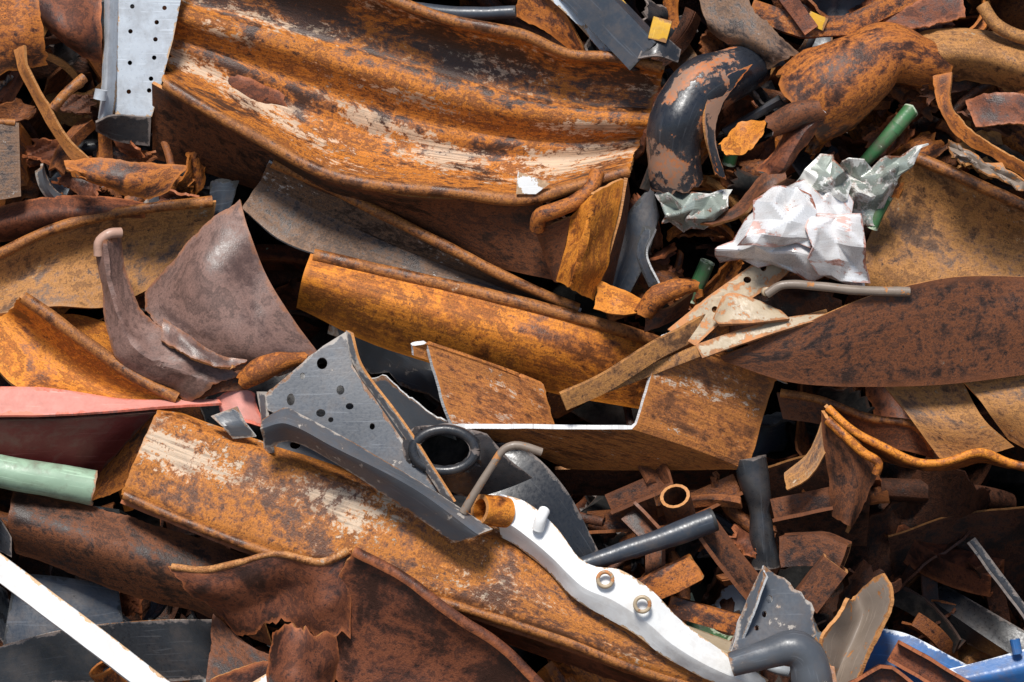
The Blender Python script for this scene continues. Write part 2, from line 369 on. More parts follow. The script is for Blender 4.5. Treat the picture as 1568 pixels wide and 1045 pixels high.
def PL(name,outline,mat,depth,holes=[],thick=6,rim=None,jag=0,dn=(2,3),grid=14,split=30,crump=None):
    SEED[0]+=1; sd=SEED[0]
    pts=[]
    o=outline+[outline[0]]
    for a,b in zip(o[:-1],o[1:]):
        l=math.hypot(b[0]-a[0],b[1]-a[1]); k=max(1,int(l/10))
        for i in range(k):
            t=i/k; x=a[0]+(b[0]-a[0])*t; y=a[1]+(b[1]-a[1])*t
            if jag and i>0:
                nx,ny=-(b[1]-a[1])/l,(b[0]-a[0])/l; q=jag*(fn(x*.05+y*.05,sd)+.6*fn(x*.15+y*.13,sd+2)); x+=nx*q;y+=ny*q
            pts.append((x,y))
    no=len(pts); edges=[(i,(i+1)%no) for i in range(no)]
    hp=[]
    for h in holes:
        cx,cy,rx,ry=h[:4]; an=math.radians(h[4]) if len(h)>4 else 0
        k=16; s=len(pts); ring=[]
        for i in range(k):
            a=2*math.pi*i/k; px=rx*math.cos(a);py=ry*math.sin(a)
            ring.append((cx+px*math.cos(an)-py*math.sin(an),cy+px*math.sin(an)+py*math.cos(an)))
        pts+=ring; edges+=[(s+i,s+(i+1)%k) for i in range(k)]; hp.append(ring)
    def inside(x,y,poly):
        c=False; n=len(poly); j=n-1
        for i in range(n):
            if (poly[i][1]>y)!=(poly[j][1]>y) and x<(poly[j][0]-poly[i][0])*(y-poly[i][1])/(poly[j][1]-poly[i][1])+poly[i][0]: c=not c
            j=i
        return c
    outl=pts[:no]
    xs=[p[0] for p in outl]; ys=[p[1] for p in outl]
    bnd=np.array(pts)
    y=min(ys)
    while y<max(ys):
        x=min(xs)
        while x<max(xs):
            if inside(x,y,outl) and np.min(np.hypot(bnd[:,0]-x,bnd[:,1]-y))>grid*.45 and not any(inside(x,y,h) for h in hp):
                pts.append((x+.37*math.sin(y),y))
            x+=grid
        y+=grid
    r=delaunay_2d_cdt([Vector(p) for p in pts],edges,[],0,1e-5)
    vs2=[(v.x,v.y) for v in r[0]]; fs=[]
    for f in r[2]:
        cx=sum(vs2[i][0] for i in f)/3; cy=sum(vs2[i][1] for i in f)/3
        if inside(cx,cy,outl) and not any(inside(cx,cy,h) for h in hp): fs.append(tuple(reversed(f)))
    used=sorted({i for f in fs for i in f}); mp={o_:i for i,o_ in enumerate(used)}
    fs=[tuple(mp[i] for i in f) for f in fs]; vs2=[vs2[i] for i in used]
    df=depth if callable(depth) else (lambda x,y:depth[0]+(x-depth[1])*depth[3]+(y-depth[2])*depth[4])
    ob_=np.array(outl)
    vs=[];ed=[]
    for x,y in vs2:
        w=W((x,y,df(x,y))); q=noise.noise(Vector(w)*dn[1]+Vector((sd,0,0)))*dn[0]/S
        w[1]+=q; vs.append(w); ed.append(np.min(np.hypot(ob_[:,0]-x,ob_[:,1]-y))/S)
    uv=[(x/S,y/S) for x,y in vs2]
    return mkobj(name,np.array(vs),fs,uv,uv,ed,[mat]+([rim] if rim else []),thick,split=split)
def grp(name,parts):
    e=bpy.data.objects.new(name,None); sc.collection.objects.link(e)
    e.matrix_world=TILT@Matrix.Translation(TILT.inverted()@parts[0][1].matrix_world.translation)
    for pn,o in parts: child(e,o,pn)
    return e

# ============================================================ HERO PIECES
rimA=[(238,120,-30),(300,158,-45),(400,215,-55),(500,268,-60),(600,290,-60),(720,300,-60),(800,306,-60),(870,290,-60),(965,262,-40)]
a=L('panel_face',[[(275,-90,-20),(420,-60,-25),(590,-4,-30),(700,36,-30),(800,56,-30),(870,85,-25),(940,90,-30),(1018,108,-35)],
   [(262,-35,0),(430,5,0),(600,48,0),(720,82,0),(860,118,0),(1010,145,-10)],
   [(250,30,0),(430,85,0),(600,140,0),(720,172,0),(860,195,0),(992,195,-10)],
   [(244,82,0),(420,160,0),(560,215,0),(700,240,0),(850,250,0),(978,230,-10)],rimA],
  R_panel,thick=6,prof=[(0,0),(.04,16),(.09,30),(.34,34),(.39,22),(.45,20),(.50,34),(.58,52),(.63,48),(.72,54),(.84,50),(.94,26),(1,0)],jag=(26,8,0,0),
  dn=(2.5,1.6),dn2=(.8,7),b0=7,b1=8,rim=R_edge,res=5,crump=(1.5,1.3))
b=L('lower_flange',[[(236,128,-25),(300,165,-40),(400,222,-50),(500,275,-52),(600,297,-52),(720,306,-52),(830,312,-50)],
  [(228,238,60),(320,262,70),(400,290,80),(520,320,60),(620,345,40),(740,400,20),(850,428,0)]],R_dark,thick=6,prof=[(0,0),(.3,6),(1,0)],rim=R_edge)
grp('corrugated_rusty_panel',[('face',a),('lower_flange',b)])
h1=rod('h1',[(822,352,-70),(826,334,-85),(850,325,-92),(880,312,-92),(903,292,-88),(913,268,-75)],12,R_mid)
h2=L('h2',[[(868,335,-80),(862,380,-70),(848,432,-40)],[(905,300,-120),(893,370,-110),(872,445,-65)],[(955,275,-70),(942,345,-60),(905,460,-20)]],R_orange2,rim=R_edge,jag=(4,8,0,6),dn=(6,5),crump=(7,2.6),lin=True)
h3=L('h3',[[(955,275,-70),(942,345,-60),(908,455,-20)],[(962,300,-20),(955,350,0),(925,470,20)]],R_dark,rim=R_edge)
h4=L('h4',[[(818,350,-60),(845,345,-75),(872,335,-80)],[(850,428,-20),(852,430,-25),(856,432,-30)]],R_dark,rim=R_edge)
grp('folded_bracket_end',[('rolled_lip',h1),('gusset',h2),('web',h3),('throat',h4)])
PL('white_paper_scrap',[(793,266),(842,284),(820,300),(790,300)],P_white,(-78,800,280,0,.1),thick=2)
L('dark_rolled_edge_beam',[[(412,248,-15),(500,285,0),(600,335,0),(700,385,0),(780,425,0),(890,475,15)],
  [(395,275,30),(480,318,35),(580,365,35),(680,405,35),(756,432,35),(860,472,35)],
  [(368,318,20),(430,368,10),(520,400,10),(620,425,20),(740,450,30),(830,480,40)]],R_grey,b0=7,rim=E_white,dn=(3,2.5),jag=(4,0,0,0),lin=True)
L('orange_rolled_edge_beam',[[(476,390,-10),(600,418,-12),(720,446,-12),(850,478,-8),(950,505,10),(1010,525,40),(1090,552,80),(1190,592,110)],
  [(465,425,-30),(580,460,-35),(700,495,-35),(830,530,-25),(930,560,10),(1010,580,50),(1090,600,90),(1180,620,120)],
  [(454,468,20),(560,520,20),(700,566,20),(850,602,30),(950,620,50),(1010,630,80),(1090,640,120),(1170,650,150)]],
  R_orange,b0=9,rim=R_edge,dn=(3,2.0))
# --- C channel centre
def chan(dx,dy,dd,f=1.0):
    pr=[(634,543,-95),(632,526,-100),(654,523,-100),(664,560,-98),(678,610,-96),(692,648,-95),(780,650,-105),(880,651,-105),(967,651,-100),(985,590,-100),(1006,516,-100),(1020,510,-100),(1028,522,-95)]
    return [(x+dx,y+dy,d+dd) for x,y,d in pr]
secs=[chan(0,0,0),chan(60,20,30),chan(120,42,60),chan(178,66,95)]
L('open_c_channel',[[s[i] for s in secs] for i in range(13)],R_chan,thick=8,lin=True,rim=E_white,dn=(1.5,2.5),res=5,jag=(2,6,0,0),split=30)
# --- long diagonal beam foreground
top=[(250,622,-60),(400,672,-80),(550,722,-90),(700,775,-100),(800,828,-105),(900,900,-110),(1000,966,-110),(1085,1014,-100),(1172,1056,-80)]
m0=[(245,634,-90),(392,686,-112),(543,738,-122),(693,790,-132),(793,842,-137),(893,910,-138),(993,972,-132),(1080,1018,-115),(1170,1058,-85)]
m1=[(218,695,-100),(350,748,-120),(490,802,-130),(640,850,-140),(770,892,-145),(870,938,-145),(972,984,-138),(1066,1022,-120),(1164,1060,-88)]
m2=[(200,738,-102),(310,782,-122),(432,825,-132),(575,868,-140),(725,908,-146),(855,954,-145),(962,996,-138),(1060,1032,-120),(1158,1064,-90)]
bt=[(195,752,-98),(300,795,-118),(420,838,-128),(560,880,-135),(700,917,-141),(850,965,-139),(960,1008,-130),(1060,1042,-114),(1155,1070,-88)]
a=L('a',[top,m0,m1,m2,bt],R_beam,b1=6,rim=E_white,dn=(2.5,2.0),dn2=(.8,7),jag=(5,0,0,0),res=5,lin=True,split=28)
b=L('b',[[(195,762,-85),(300,806,-105),(420,850,-113),(560,892,-117),(700,928,-122),(850,975,-118),(960,1016,-112),(1155,1079,-80)],
   [(230,780,-20),(330,820,-30),(450,870,-30),(600,920,-30),(720,960,-30),(860,1010,-30),(960,1042,-40),(1150,1084,-50)]],R_red)
c=L('c',[[(250,622,-60),(200,655,-20),(160,690,0)],[(235,660,-40),(180,700,0),(140,745,10)],[(230,720,-20),(190,750,10),(135,768,20)]],R_mid,rim=R_edge,jag=(0,8,0,5))
grp('long_rusty_beam',[('face',a),('underside',b),('back_flange',c)])
L('rusty_curved_sheet',[[(25,745,-30),(120,768,-40),(230,797,-50),(340,828,-50),(400,850,-40)],
  [(22,790,-60),(120,820,-80),(220,850,-85),(320,885,-75),(400,910,-60)],[(28,842,-20),(130,880,-30),(230,915,-35),(330,945,-30),(420,990,-20)]],R_dark,rim=R_edge,jag=(4,0,8,6),dn=(4,2.2),crump=(4,1.0))
# --- torn red-brown plates, bottom
a=L('a',[[(262,858,-140),(330,862,-150),(405,838,-165),(450,834,-165),(500,850,-170),(548,832,-175)],
  [(300,900,-120),(350,905,-140),(420,880,-150),(460,880,-150),(500,895,-160),(545,880,-155)],
  [(345,950,-60),(380,960,-80),(430,950,-110),(470,960,-120),(510,970,-130),(540,970,-125)]],R_red,b0=4,bm=R_edge,rim=R_edge,jag=(22,0,14,24),dn=(6,5),crump=(14,2.6),split=25)
b=L('b',[[(548,832,-178),(620,870,-170),(700,925,-165),(770,975,-155),(850,1060,-140)],
  [(500,900,-140),(580,950,-130),(650,1000,-120),(730,1050,-120),(800,1090,-110)],
  [(470,960,-110),(530,1040,-110),(600,1080,-110),(650,1100,-110),(700,1120,-110)]],R_red,c0=(6,200,-1),rim=R_edge,jag=(10,0,0,0),dn=(4,2.5),crump=(4,1.2))
c=L('c',[[(432,935,-180),(425,990,-190),(418,1070,-190)],[(475,935,-225),(475,990,-230),(470,1070,-225)],[(515,955,-180),(525,1000,-180),(528,1070,-180)]],R_red,rim=R_edge,jag=(26,0,6,8),dn=(8,6),crump=(10,3.5),split=25)
d=L('d',[[(262,1025,-150),(300,1045,-150),(340,1070,-150)],[(256,1040,-160),(280,1060,-160),(320,1090,-150)]],R_red,rim=R_edge)
grp('torn_brown_plate',[('torn_flap',a),('main_sheet',b),('curled_tab',c),('edge',d)])
L('torn_brown_plate',[[(330,930,-70),(400,985,-90),(470,1010,-90)],[(320,1060,-100),(420,1080,-110),(480,1080,-110)]],R_dark,jag=(6,6,6,0),rim=R_edge)
L('red_plate_fragment',[[(330,1030,-125),(380,1005,-130),(430,998,-130)],[(320,1080,-120),(380,1070,-130),(440,1060,-120)]],R_red,jag=(6,6,6,0),crump=(6,3),rim=R_edge)
SW('white_angle_bar',[(-60,800,-170),(60,888,-175),(160,962,-180),(262,1040,-185),(300,1070,-185)],[(-20,0),(14,0),(17,-16)],P_white,thick=5,step=10)
SW('white_angle_bar',[(370,1058,-185),(430,1020,-190),(470,1000,-150)],[(-10,0),(12,0),(13,-8)],P_white,thick=4)
a=L('a',[[(-60,592,-50),(60,592,-55),(110,598,-60),(200,612,-60),(340,612,-60)],[(-60,634,-95),(60,635,-100),(140,632,-95),(240,624,-80),(345,618,-70)]],P_pink,thick=4,dn=(3,2))
b=L('b',[[(-60,640,-90),(60,640,-92),(140,636,-88),(245,628,-72)],[(-60,730,-30),(60,722,-30),(120,722,-20),(150,722,0)]],P_red,thick=4,dn=(4,2))
grp('red_painted_panel',[('top_face',a),('side_face',b)])
L('red_panel_scrap',[[(335,608,-50),(370,590,-60),(395,600,-60)],[(345,640,-60),(375,645,-70),(410,655,-60)]],P_pink,jag=(5,5,5,5))
SW('pale_green_tube',[(-60,705,-70),(60,728,-70),(150,745,-55)],circ(24,16),P_green,thick=4,jag=4,dn=(4,4))
SW('white_pipe',[(-10,735,-100),(-4,800,-110)],circ(12),P_white)
L('orange_trough',[[(38,453,-60),(80,482,-60),(140,525,-60),(210,575,-60),(282,612,-65)],
  [(5,478,0),(60,520,-5),(110,565,-15),(170,600,-30),(240,622,-50)],
  [(-50,500,-10),(-20,540,-20),(30,590,-50),(100,605,-60),(200,625,-60)]],R_orange2,b0=8,rim=R_edge,jag=(8,0,0,0),dn=(5,2.6))
L('tan_rolled_edge_sheet',[[(-60,405,10),(0,388,5),(60,358,0),(130,335,0),(230,318,0),(330,308,10)],
  [(-60,450,40),(0,440,35),(60,410,35),(140,385,35),(230,365,35),(320,350,35)],
  [(-60,490,0),(0,482,0),(80,470,10),(160,470,20),(230,440,30),(300,400,40)]],R_tan,b0=7,rim=R_edge,dn=(4,2))
L('rusty_tube_shell',[[(-60,330,30),(60,302,20),(150,300,20),(225,312,30)],[(-60,355,0),(60,330,-10),(150,325,-10),(228,325,0)],[(-60,380,40),(60,358,30),(150,345,30),(225,340,30)]],R_red,rim=R_edge,jag=(0,10,5,5))
L('orange_sheet_fragment',[[(20,500,60),(100,480,50),(180,500,40)],[(60,560,60),(140,560,50),(230,600,40)]],R_orange2)
# --- mauve twisted sheet
a=L('a',[[(368,303,-10),(385,360,-30),(415,430,-40),(455,495,-40),(492,545,-30)],
  [(310,350,-10),(320,410,-50),(345,470,-60),(390,530,-65),(430,560,-50)],
  [(262,405,-10),(262,450,-20),(290,500,-40),(330,540,-50),(385,566,-45)],
  [(218,448,10),(222,475,-10),(245,500,-30),(262,512,-40),(300,545,-35)]],R_mauve,rim=R_edge,jag=(8,12,0,8),dn=(4,3),dn2=(1.0,8),res=5,crump=(6,1.8))
b=L('b',[[(193,355,-55),(203,420,-40),(222,475,-40),(262,512,-60),(320,538,-75),(375,575,-70)],
  [(168,365,-80),(178,440,-75),(205,515,-85),(240,550,-95),(290,570,-95),(335,590,-85)],
  [(152,385,-50),(168,470,-50),(190,540,-60),(230,588,-65),(290,608,-60),(300,608,-60)]],R_mauve,rim=R_edge,jag=(14,8,4,4),dn=(4,4),res=4,crump=(12,3),split=28,lin=True)
c=L('c',[[(255,485,-70),(300,515,-90),(340,540,-95),(390,552,-90)],[(250,520,-85),(300,548,-105),(345,562,-105),(372,565,-95)]],R_mauve,rim=R_edge,jag=(14,14,4,8),crump=(8,6),res=4)
d=rod('d',[(158,392,-62),(160,372,-68),(175,360,-70),(192,358,-62)],8,P_mudr)
grp('twisted_mauve_sheet',[('upper_fold',a),('lower_fold',b),('crease',c),('torn_tip',d)])
L('brown_fragment',[[(300,590,-55),(350,570,-60),(390,562,-60)],[(300,612,-60),(350,600,-65),(385,598,-60)]],R_dark,jag=(5,5,5,5))
SW('curled_rust_lip',[(380,582,-80),(405,565,-90),(440,552,-92),(470,548,-80)],circ(15,18),R_mid,radii=[.7,1,1,.6],crump=(5,4),jag=6)
# --- grey perforated bracket
hol=[(499,556,8,9),(527,596,6,7),(541,620,6,5),(498,630,7,6),(453,610,6,9),(513,640,4,4),(470,575,4,5),(575,650,4,5)]
a=PL('a',[(535,508),(545,560),(600,640),(640,700),(690,760),(650,752),(560,700),(500,665),(418,625),(414,603),(470,555),(500,530)],P_grey,(-120,535,600,.03,-.22),holes=hol,rim=E_white,thick=5,dn=(5,3))
b=L('b',[[(537,506,-98),(548,555,-112),(605,640,-135),(690,765,-160)],[(545,510,-110),(560,558,-124),(618,640,-147),(700,760,-170)]],P_grey,thick=5,rim=R_edge)
c=L('c',[[(413,640,-165),(440,625,-168),(450,622,-165),(600,705,-172),(755,802,-185)],[(412,652,-190),(450,644,-200),(520,678,-205),(640,740,-210),(735,808,-210)],[(418,680,-165),(455,670,-165),(520,700,-170),(620,765,-175),(700,820,-180)]],P_grey,thick=5,rim=R_edge,lin=True,split=25,dn=(1.5,2),dn2=(.5,9),crump=None)
d=PL('d',[(414,603),(430,640),(420,700),(500,760),(640,800),(600,720),(500,665)],P_grey,(-80,500,660,0,-.1),holes=[(457,679,8,6),(520,720,7,5)],thick=5,dn=(4,3))
e=L('e',[[(402,598,-100),(408,640,-110),(412,690,-100)],[(416,598,-120),(418,640,-130),(425,690,-120)]],P_grey,thick=4)
grp('perforated_grey_bracket',[('plate',a),('folded_edge',b),('front_channel',c),('back_plate',d),('side_lip',e)])
L('grey_clip',[[(332,635,-110),(372,620,-115)],[(350,650,-120),(385,645,-120)],[(365,668,-110),(400,665,-110)]],P_grey,thick=5,lin=True,rim=E_white)
L('scalloped_grey_plate',[[(556,570,-70),(600,574,-75),(640,610,-75),(692,640,-75)],[(570,620,-60),(620,640,-60),(650,655,-60),(700,670,-60)],[(600,690,-50),(640,690,-50),(680,700,-50),(720,700,-50)]],P_grey,jag=(0,0,18,0),rim=E_white,thick=4)
def cupd(x,y): 
    r=math.hypot((x-683)/75,(y-685)/48); return -135+48*max(0,r-.75)-10*math.exp(-((r-.75)/.12)**2)
a=PL('a',[(620,668),(640,652),(690,645),(745,662),(780,700),(830,740),(880,800),(915,845),(880,850),(820,810),(760,770),(700,750),(650,725),(625,700)],P_dgrey,cupd,holes=[(683,685,38,25)],thick=5,grid=9,dn=(3,3))
b=SW('b',[(683,685,-150),(683,687,-40)],[(40*math.cos(t*math.pi/12),27*math.sin(t*math.pi/12)) for t in range(25)],P_dgrey,thick=4,up=(0,0,1),dn=(0,1))
ring=[W((683+46*math.cos(t*math.pi/20),685+31*math.sin(t*math.pi/20),-146)) for t in range(41)]
c=gridmesh('c',tubegrid(np.array(ring),8/S),P_dgrey,0,None,True,60)
d=PL('d',[(683+39*math.cos(t*math.pi/10),686+26*math.sin(t*math.pi/10)) for t in range(20)],P_void,(-60,0,0,0,0),thick=2)  # added black disc, paints the dark inside of the bore
grp('black_moulded_mount',[('shell',a),('bore',b),('collar',c),('bore_shade_disc',d)])
L('black_curved_fender',[[(700,690,-40),(790,680,-60),(860,740,-70),(915,840,-70)],[(640,740,-60),(740,760,-90),(800,810,-100),(880,870,-80)]],P_dgrey,thick=6)
rod('bent_steel_rod',[(712,776,-190),(728,748,-195),(755,706,-200),(772,682,-202),(792,676,-202),(828,686,-198)],6,P_tang)
a=L('a',[[(765,750,-150),(805,762,-155),(848,798,-160),(882,843,-165),(908,857,-168),(945,862,-170),(992,893,-168),(1032,935,-160),(1090,980,-145),(1168,1030,-120)],
  [(762,782,-160),(800,808,-166),(838,838,-170),(868,868,-174),(892,888,-174),(932,905,-174),(982,938,-170),(1022,972,-162),(1082,1008,-150),(1160,1042,-128)],
  [(768,815,-130),(800,835,-135),(830,858,-140),(860,888,-150),(885,908,-155),(925,930,-155),(970,960,-155),(1010,990,-145),(1070,1022,-135),(1150,1055,-115)]],P_white,thick=5,dn=(3,4),dn2=(1,12),crump=(3,2.5),lin=True,split=25,rim=P_steel)
b=SW('b',[(736,772,-178),(775,778,-150)],circ(19,20),R_orange2,thick=7,step=4,rim=R_edge)
cc=[]
for i,(x,y) in enumerate([(922,875),(977,912)]):
    ring=np.array([W((x+11*math.cos(t*math.pi/12),y+11*math.sin(t*math.pi/12),-184)) for t in range(25)])
    cc.append(('bolt_boss_%d'%(i+1),gridmesh('r',tubegrid(ring,3/S),P_cream,0,None,True,60)))
    cc.append(('bolt_%d'%(i+1),rod('x',[(x,y,-182),(x,y,-168)],9,R_dark)))
d=rod('d',[(822,802,-172),(828,782,-178),(832,774,-170)],9,P_white)
grp('white_casting',[('body',a),('pipe_stub',b),('nub',d)]+cc)
SW('steel_tube',[(888,858,-120),(950,838,-115),(1020,815,-110),(1088,790,-100)],circ(15,18),P_slate,thick=5,radii=[.65,.8,1,1.1],dn=(3,5))
SW('brown_angle_iron',[(1070,790,-90),(1110,845,-80),(1155,900,-70)],[(-18,-14),(18,-14),(18,14)],R_dark,thick=6,lin=True)
# --- right blade & frames
L('rusty_blade',[[(1098,545,-92),(1200,505,-108),(1320,455,-112),(1430,428,-112),(1500,424,-108),(1640,430,-100)],
  [(1100,548,-90),(1210,540,-102),(1330,515,-102),(1440,500,-100),(1510,495,-98),(1640,495,-90)],
  [(1104,552,-88),(1200,582,-88),(1310,590,-80),(1420,588,-76),(1500,580,-76),(1640,560,-70)]],R_dark,rim=R_edge,dn=(3,2),dn2=(1,8),crump=(2,1.2))
L('olive_rolled_edge_sheet',[[(1398,240,10),(1450,262,5),(1510,290,0),(1640,350,0)],[(1365,300,50),(1430,330,50),(1500,360,50),(1640,400,50)],[(1318,400,40),(1380,420,40),(1460,440,40),(1640,470,40)],[(1318,440,50),(1380,460,50),(1460,480,50),(1640,500,50)]],R_tan,b0=8,rim=R_edge,dn=(5,2.5))
hb=[(1052,500,6,6),(1165,410,5,7),(1190,395,5,5),(1140,430,6,5),(1090,475,5,5)]
a=PL('a',[(1018,505),(1080,455),(1150,405),(1195,370),(1218,405),(1190,430),(1120,475),(1060,530)],P_cream,(-70,1100,450,.1,-.3),holes=hb,thick=5,rim=R_edge)
b=L('b',[[(1060,528,-100),(1130,505,-105),(1200,488,-105),(1260,482,-100)],[(1070,548,-110),(1150,520,-115),(1215,500,-115),(1262,488,-105)]],P_cream,thick=5)
c=L('c',[[(1090,490,-95),(1108,452,-100),(1150,462,-105),(1185,480,-105)],[(1095,500,-115),(1115,498,-120),(1160,495,-120),(1200,492,-115)]],P_cream,thick=6,lin=True,crump=(4,4))
parts=[('side_plate',a),('lower_bar',b),('cleat',c)]
for i,(x,y) in enumerate([(1128,482),(1165,448),(1175,422),(1112,512),(1150,506)]):
    parts.append(('bolt_%d'%(i+1),rod('x',[(x,y,-128),(x,y,-120),(x,y,-104)],7,P_cream)))
    parts.append(('washer_%d'%(i+1),rod('x',[(x,y,-114),(x,y,-110),(x,y,-104)],11,R_mid)))
grp('bolted_bracket',parts)
rod('tie_rod',[(1165,452,-125),(1190,438,-130),(1240,440,-128),(1300,446,-124),(1380,448,-118)],7,P_tang)
SW('flat_bar',[(860,612,-130),(920,585,-125),(1000,535,-115),(1040,515,-100),(1100,480,-60)],[(-13,-3),(13,-3),(13,4),(-13,4),(-13,-3)],R_tan,thick=3,up=(.2,-1,-.3))
SW('flat_bar',[(870,610,-110),(960,578,-100),(1100,525,-95),(1260,482,-80)],[(-7,-3),(7,-3),(7,4),(-7,4),(-7,-3)],R_tan,thick=3)
# right lower sheets
L('rusty_plate',[[(1350,590,-20),(1410,588,-25),(1470,584,-25)],[(1390,640,-40),(1450,650,-45),(1500,640,-45)],[(1435,700,-30),(1500,695,-30),(1548,682,-30)]],R_tan,rim=R_edge,dn=(5,3))
L('rusty_plate',[[(1465,580,-45),(1520,575,-50),(1640,550,-50)],[(1500,620,-55),(1560,630,-60),(1640,620,-60)],[(1540,670,-35),(1580,690,-35),(1640,700,-35)]],R_tan,rim=R_edge,dn=(5,3))
L('torn_edge_sheet',[[(1255,622,-70),(1290,655,-80),(1340,680,-85),(1400,700,-85),(1450,702,-80),(1495,688,-80),(1530,700,-75),(1640,720,-70)],
   [(1262,630,30),(1300,672,70),(1350,700,90),(1410,718,90),(1470,720,90),(1510,708,90),(1550,715,90),(1640,730,90)]],R_mid,b0=5,bm=R_orange2,rim=R_edge,jag=(0,0,12,10),dn=(9,4),crump=(5,2.5))
L('folded_dark_plate',[[(1256,625,-70),(1262,700,-60),(1275,790,-40)],[(1280,650,-95),(1300,720,-80),(1290,800,-60)],[(1345,705,-70),(1325,750,-60),(1290,815,-40)]],R_dark,rim=R_edge,jag=(6,6,4,10),dn=(6,4),crump=(8,2.4))
rod('torn_curl',[(1258,640,-95),(1285,665,-100),(1312,690,-102),(1335,705,-100),(1332,722,-95)],7,R_orange2)
L('curled_plate',[[(1190,600,0),(1250,610,-10),(1330,640,-20),(1400,650,-10),(1430,690,0)],[(1200,640,10),(1260,650,0),(1340,680,0),(1390,690,0),(1430,700,10)]],R_dark,rim=R_edge,b0=5)
L('rusty_offcut',[[(1255,640,-55),(1235,690,-55),(1195,725,-50)],[(1262,690,-65),(1235,730,-65),(1200,750,-60)]],R_tan,rim=R_edge,jag=(3,8,3,3))
SW('black_post',[(1150,700,0),(1160,760,0),(1172,870,10)],circ(17,18),P_dgrey,crump=(7,5),radii=[1.3,.9,1])
# crumpled white sheet: overlapping faceted flaps
FK=dict(thick=3,rim=P_foil,dn=(2,6),dn2=(.8,14),crump=None,split=11)
fo=[]
fo.append(('main',L('x',[[(1168,292,-50),(1215,278,-60),(1260,285,-65),(1302,308,-50)],
  [(1135,340,-90),(1190,330,-110),(1250,335,-110),(1308,350,-80)],
  [(1095,385,-70),(1160,385,-105),(1230,395,-110),(1312,390,-80)],
  [(1100,400,-40),(1190,412,-60),(1240,435,-70),(1322,440,-50)]],P_foil,facet=(10,24),jag=(10,10,10,10),**FK)))
fo.append(('upper_flap',L('x',[[(1160,295,-95),(1200,285,-100),(1235,300,-105)],[(1140,340,-128),(1190,345,-143),(1245,350,-133)],[(1115,376,-110),(1170,388,-125),(1235,384,-120)]],P_foil,facet=(8,22),jag=(10,12,6,14),**FK)))
fo.append(('lower_flap',L('x',[[(1225,330,-120),(1265,322,-128),(1305,335,-110)],[(1215,380,-145),(1265,375,-150),(1312,385,-130)],[(1245,425,-95),(1280,430,-105),(1320,436,-95)]],P_foil,facet=(8,22),jag=(12,8,14,8),**FK)))
grp('crumpled_white_bonnet',fo)
GK=dict(thick=3,dn=(2,6),dn2=(.8,14),crump=None,split=11)
L('crumpled_green_sheet',[[(1252,236,-60),(1275,250,-70),(1298,285,-60)],[(1225,265,-80),(1255,285,-100),(1290,310,-70)],[(1208,285,-60),(1240,300,-70),(1270,315,-60)]],P_foilg,facet=(7,14),jag=(6,6,6,6),**GK)
L('crumpled_green_sheet',[[(1278,240,-30),(1340,255,-40),(1418,215,-40)],[(1290,290,-20),(1345,290,-40),(1400,245,-30)],[(1305,350,0),(1345,345,-10),(1360,290,0)]],P_foilg,facet=(10,18),jag=(10,10,10,10),**GK)
a=SW('a',[(1160,95,10),(1110,118,-25),(1065,140,-50),(1038,180,-60),(1028,225,-55),(1036,280,-30)],circ(40,28),P_black,thick=5,radii=[.75,.85,1,1.05,1.08,1.05],rim=R_edge,dn=(5,4),crump=(6,2.8),jag=10)
b=L('b',[[(1110,118,-75),(1080,150,-90),(1072,200,-95),(1090,270,-70)],[(1150,100,-60),(1100,170,-75),(1090,220,-80),(1110,280,-60)]],P_black,thick=5,jag=(8,8,3,8),rim=R_edge)
grp('flaking_black_elbow_pipe',[('elbow',a),('split_seam',b)])
L('crumpled_end_sheet',[[(1000,285,-30),(1050,290,-50),(1120,290,-30)],[(1005,320,-50),(1060,325,-80),(1115,320,-50)],[(1015,345,-20),(1060,350,-30),(1100,345,-20)]],P_foilg,facet=(9,16),jag=(8,8,8,12),**GK)
SW('rusty_tank_shell',[(1225,165,-30),(1262,140,-40),(1310,108,-40),(1355,85,-35),(1400,95,-20),(1440,105,0)],circ(60,32),R_mid,radii=[1.0,1.12,1.0,.82,.62,.5],rim=R_edge,dn=(10,4),crump=(8,2.0),jag=10)
L('curved_orange_shell',[[(1378,60,10),(1440,45,0),(1520,50,0),(1640,90,0)],[(1400,90,-30),(1460,85,-40),(1530,95,-40),(1640,130,-40)],[(1430,125,20),(1480,125,10),(1540,135,10),(1640,170,10)]],R_tan,rim=R_edge,dn=(6,3),jag=(8,0,4,8))
L('ragged_strip',[[(1065,345,-40),(1120,320,-60),(1160,270,-80),(1195,250,-80)],[(1090,350,-60),(1140,330,-80),(1170,300,-95),(1200,280,-90)]],R_dark,jag=(6,6,6,10),rim=R_edge,crump=(8,3.5))
L('torn_brown_tongue',[[(1150,265,-60),(1185,215,-70),(1205,180,-80),(1240,155,-80)],[(1175,270,-80),(1205,235,-100),(1230,200,-105),(1258,180,-95)],[(1200,262,-60),(1220,240,-70),(1240,215,-80),(1255,190,-80)]],R_red,jag=(8,10,4,4),rim=E_white,dn=(8,6),crump=(9,3.5))
L('orange_scrap_piece',[[(1098,225,-60),(1130,190,-70),(1172,185,-60)],[(1105,243,-70),(1140,240,-80),(1165,210,-70)]],R_orange2,jag=(10,10,10,10),crump=(7,5),rim=R_edge)
SW('rusty_coil_end',[(1175,200,-85),(1215,180,-95),(1250,172,-95)],circ(17,18),R_dark,radii=[.8,1,1.15],crump=(6,5),jag=8,rim=E_white)
SW('green_tube',[(1394,168,-20),(1362,205,-30),(1322,250,-10)],circ(10,14),P_green2,thick=3,dn=(3,6),jag=3)
rod('green_tube_ferrule',[(1372,193,-30),(1364,203,-30)],12,P_green2)
SW('green_tube',[(1358,300,-10),(1345,325,-5),(1335,350,0)],circ(7,12),P_green2,thick=3)
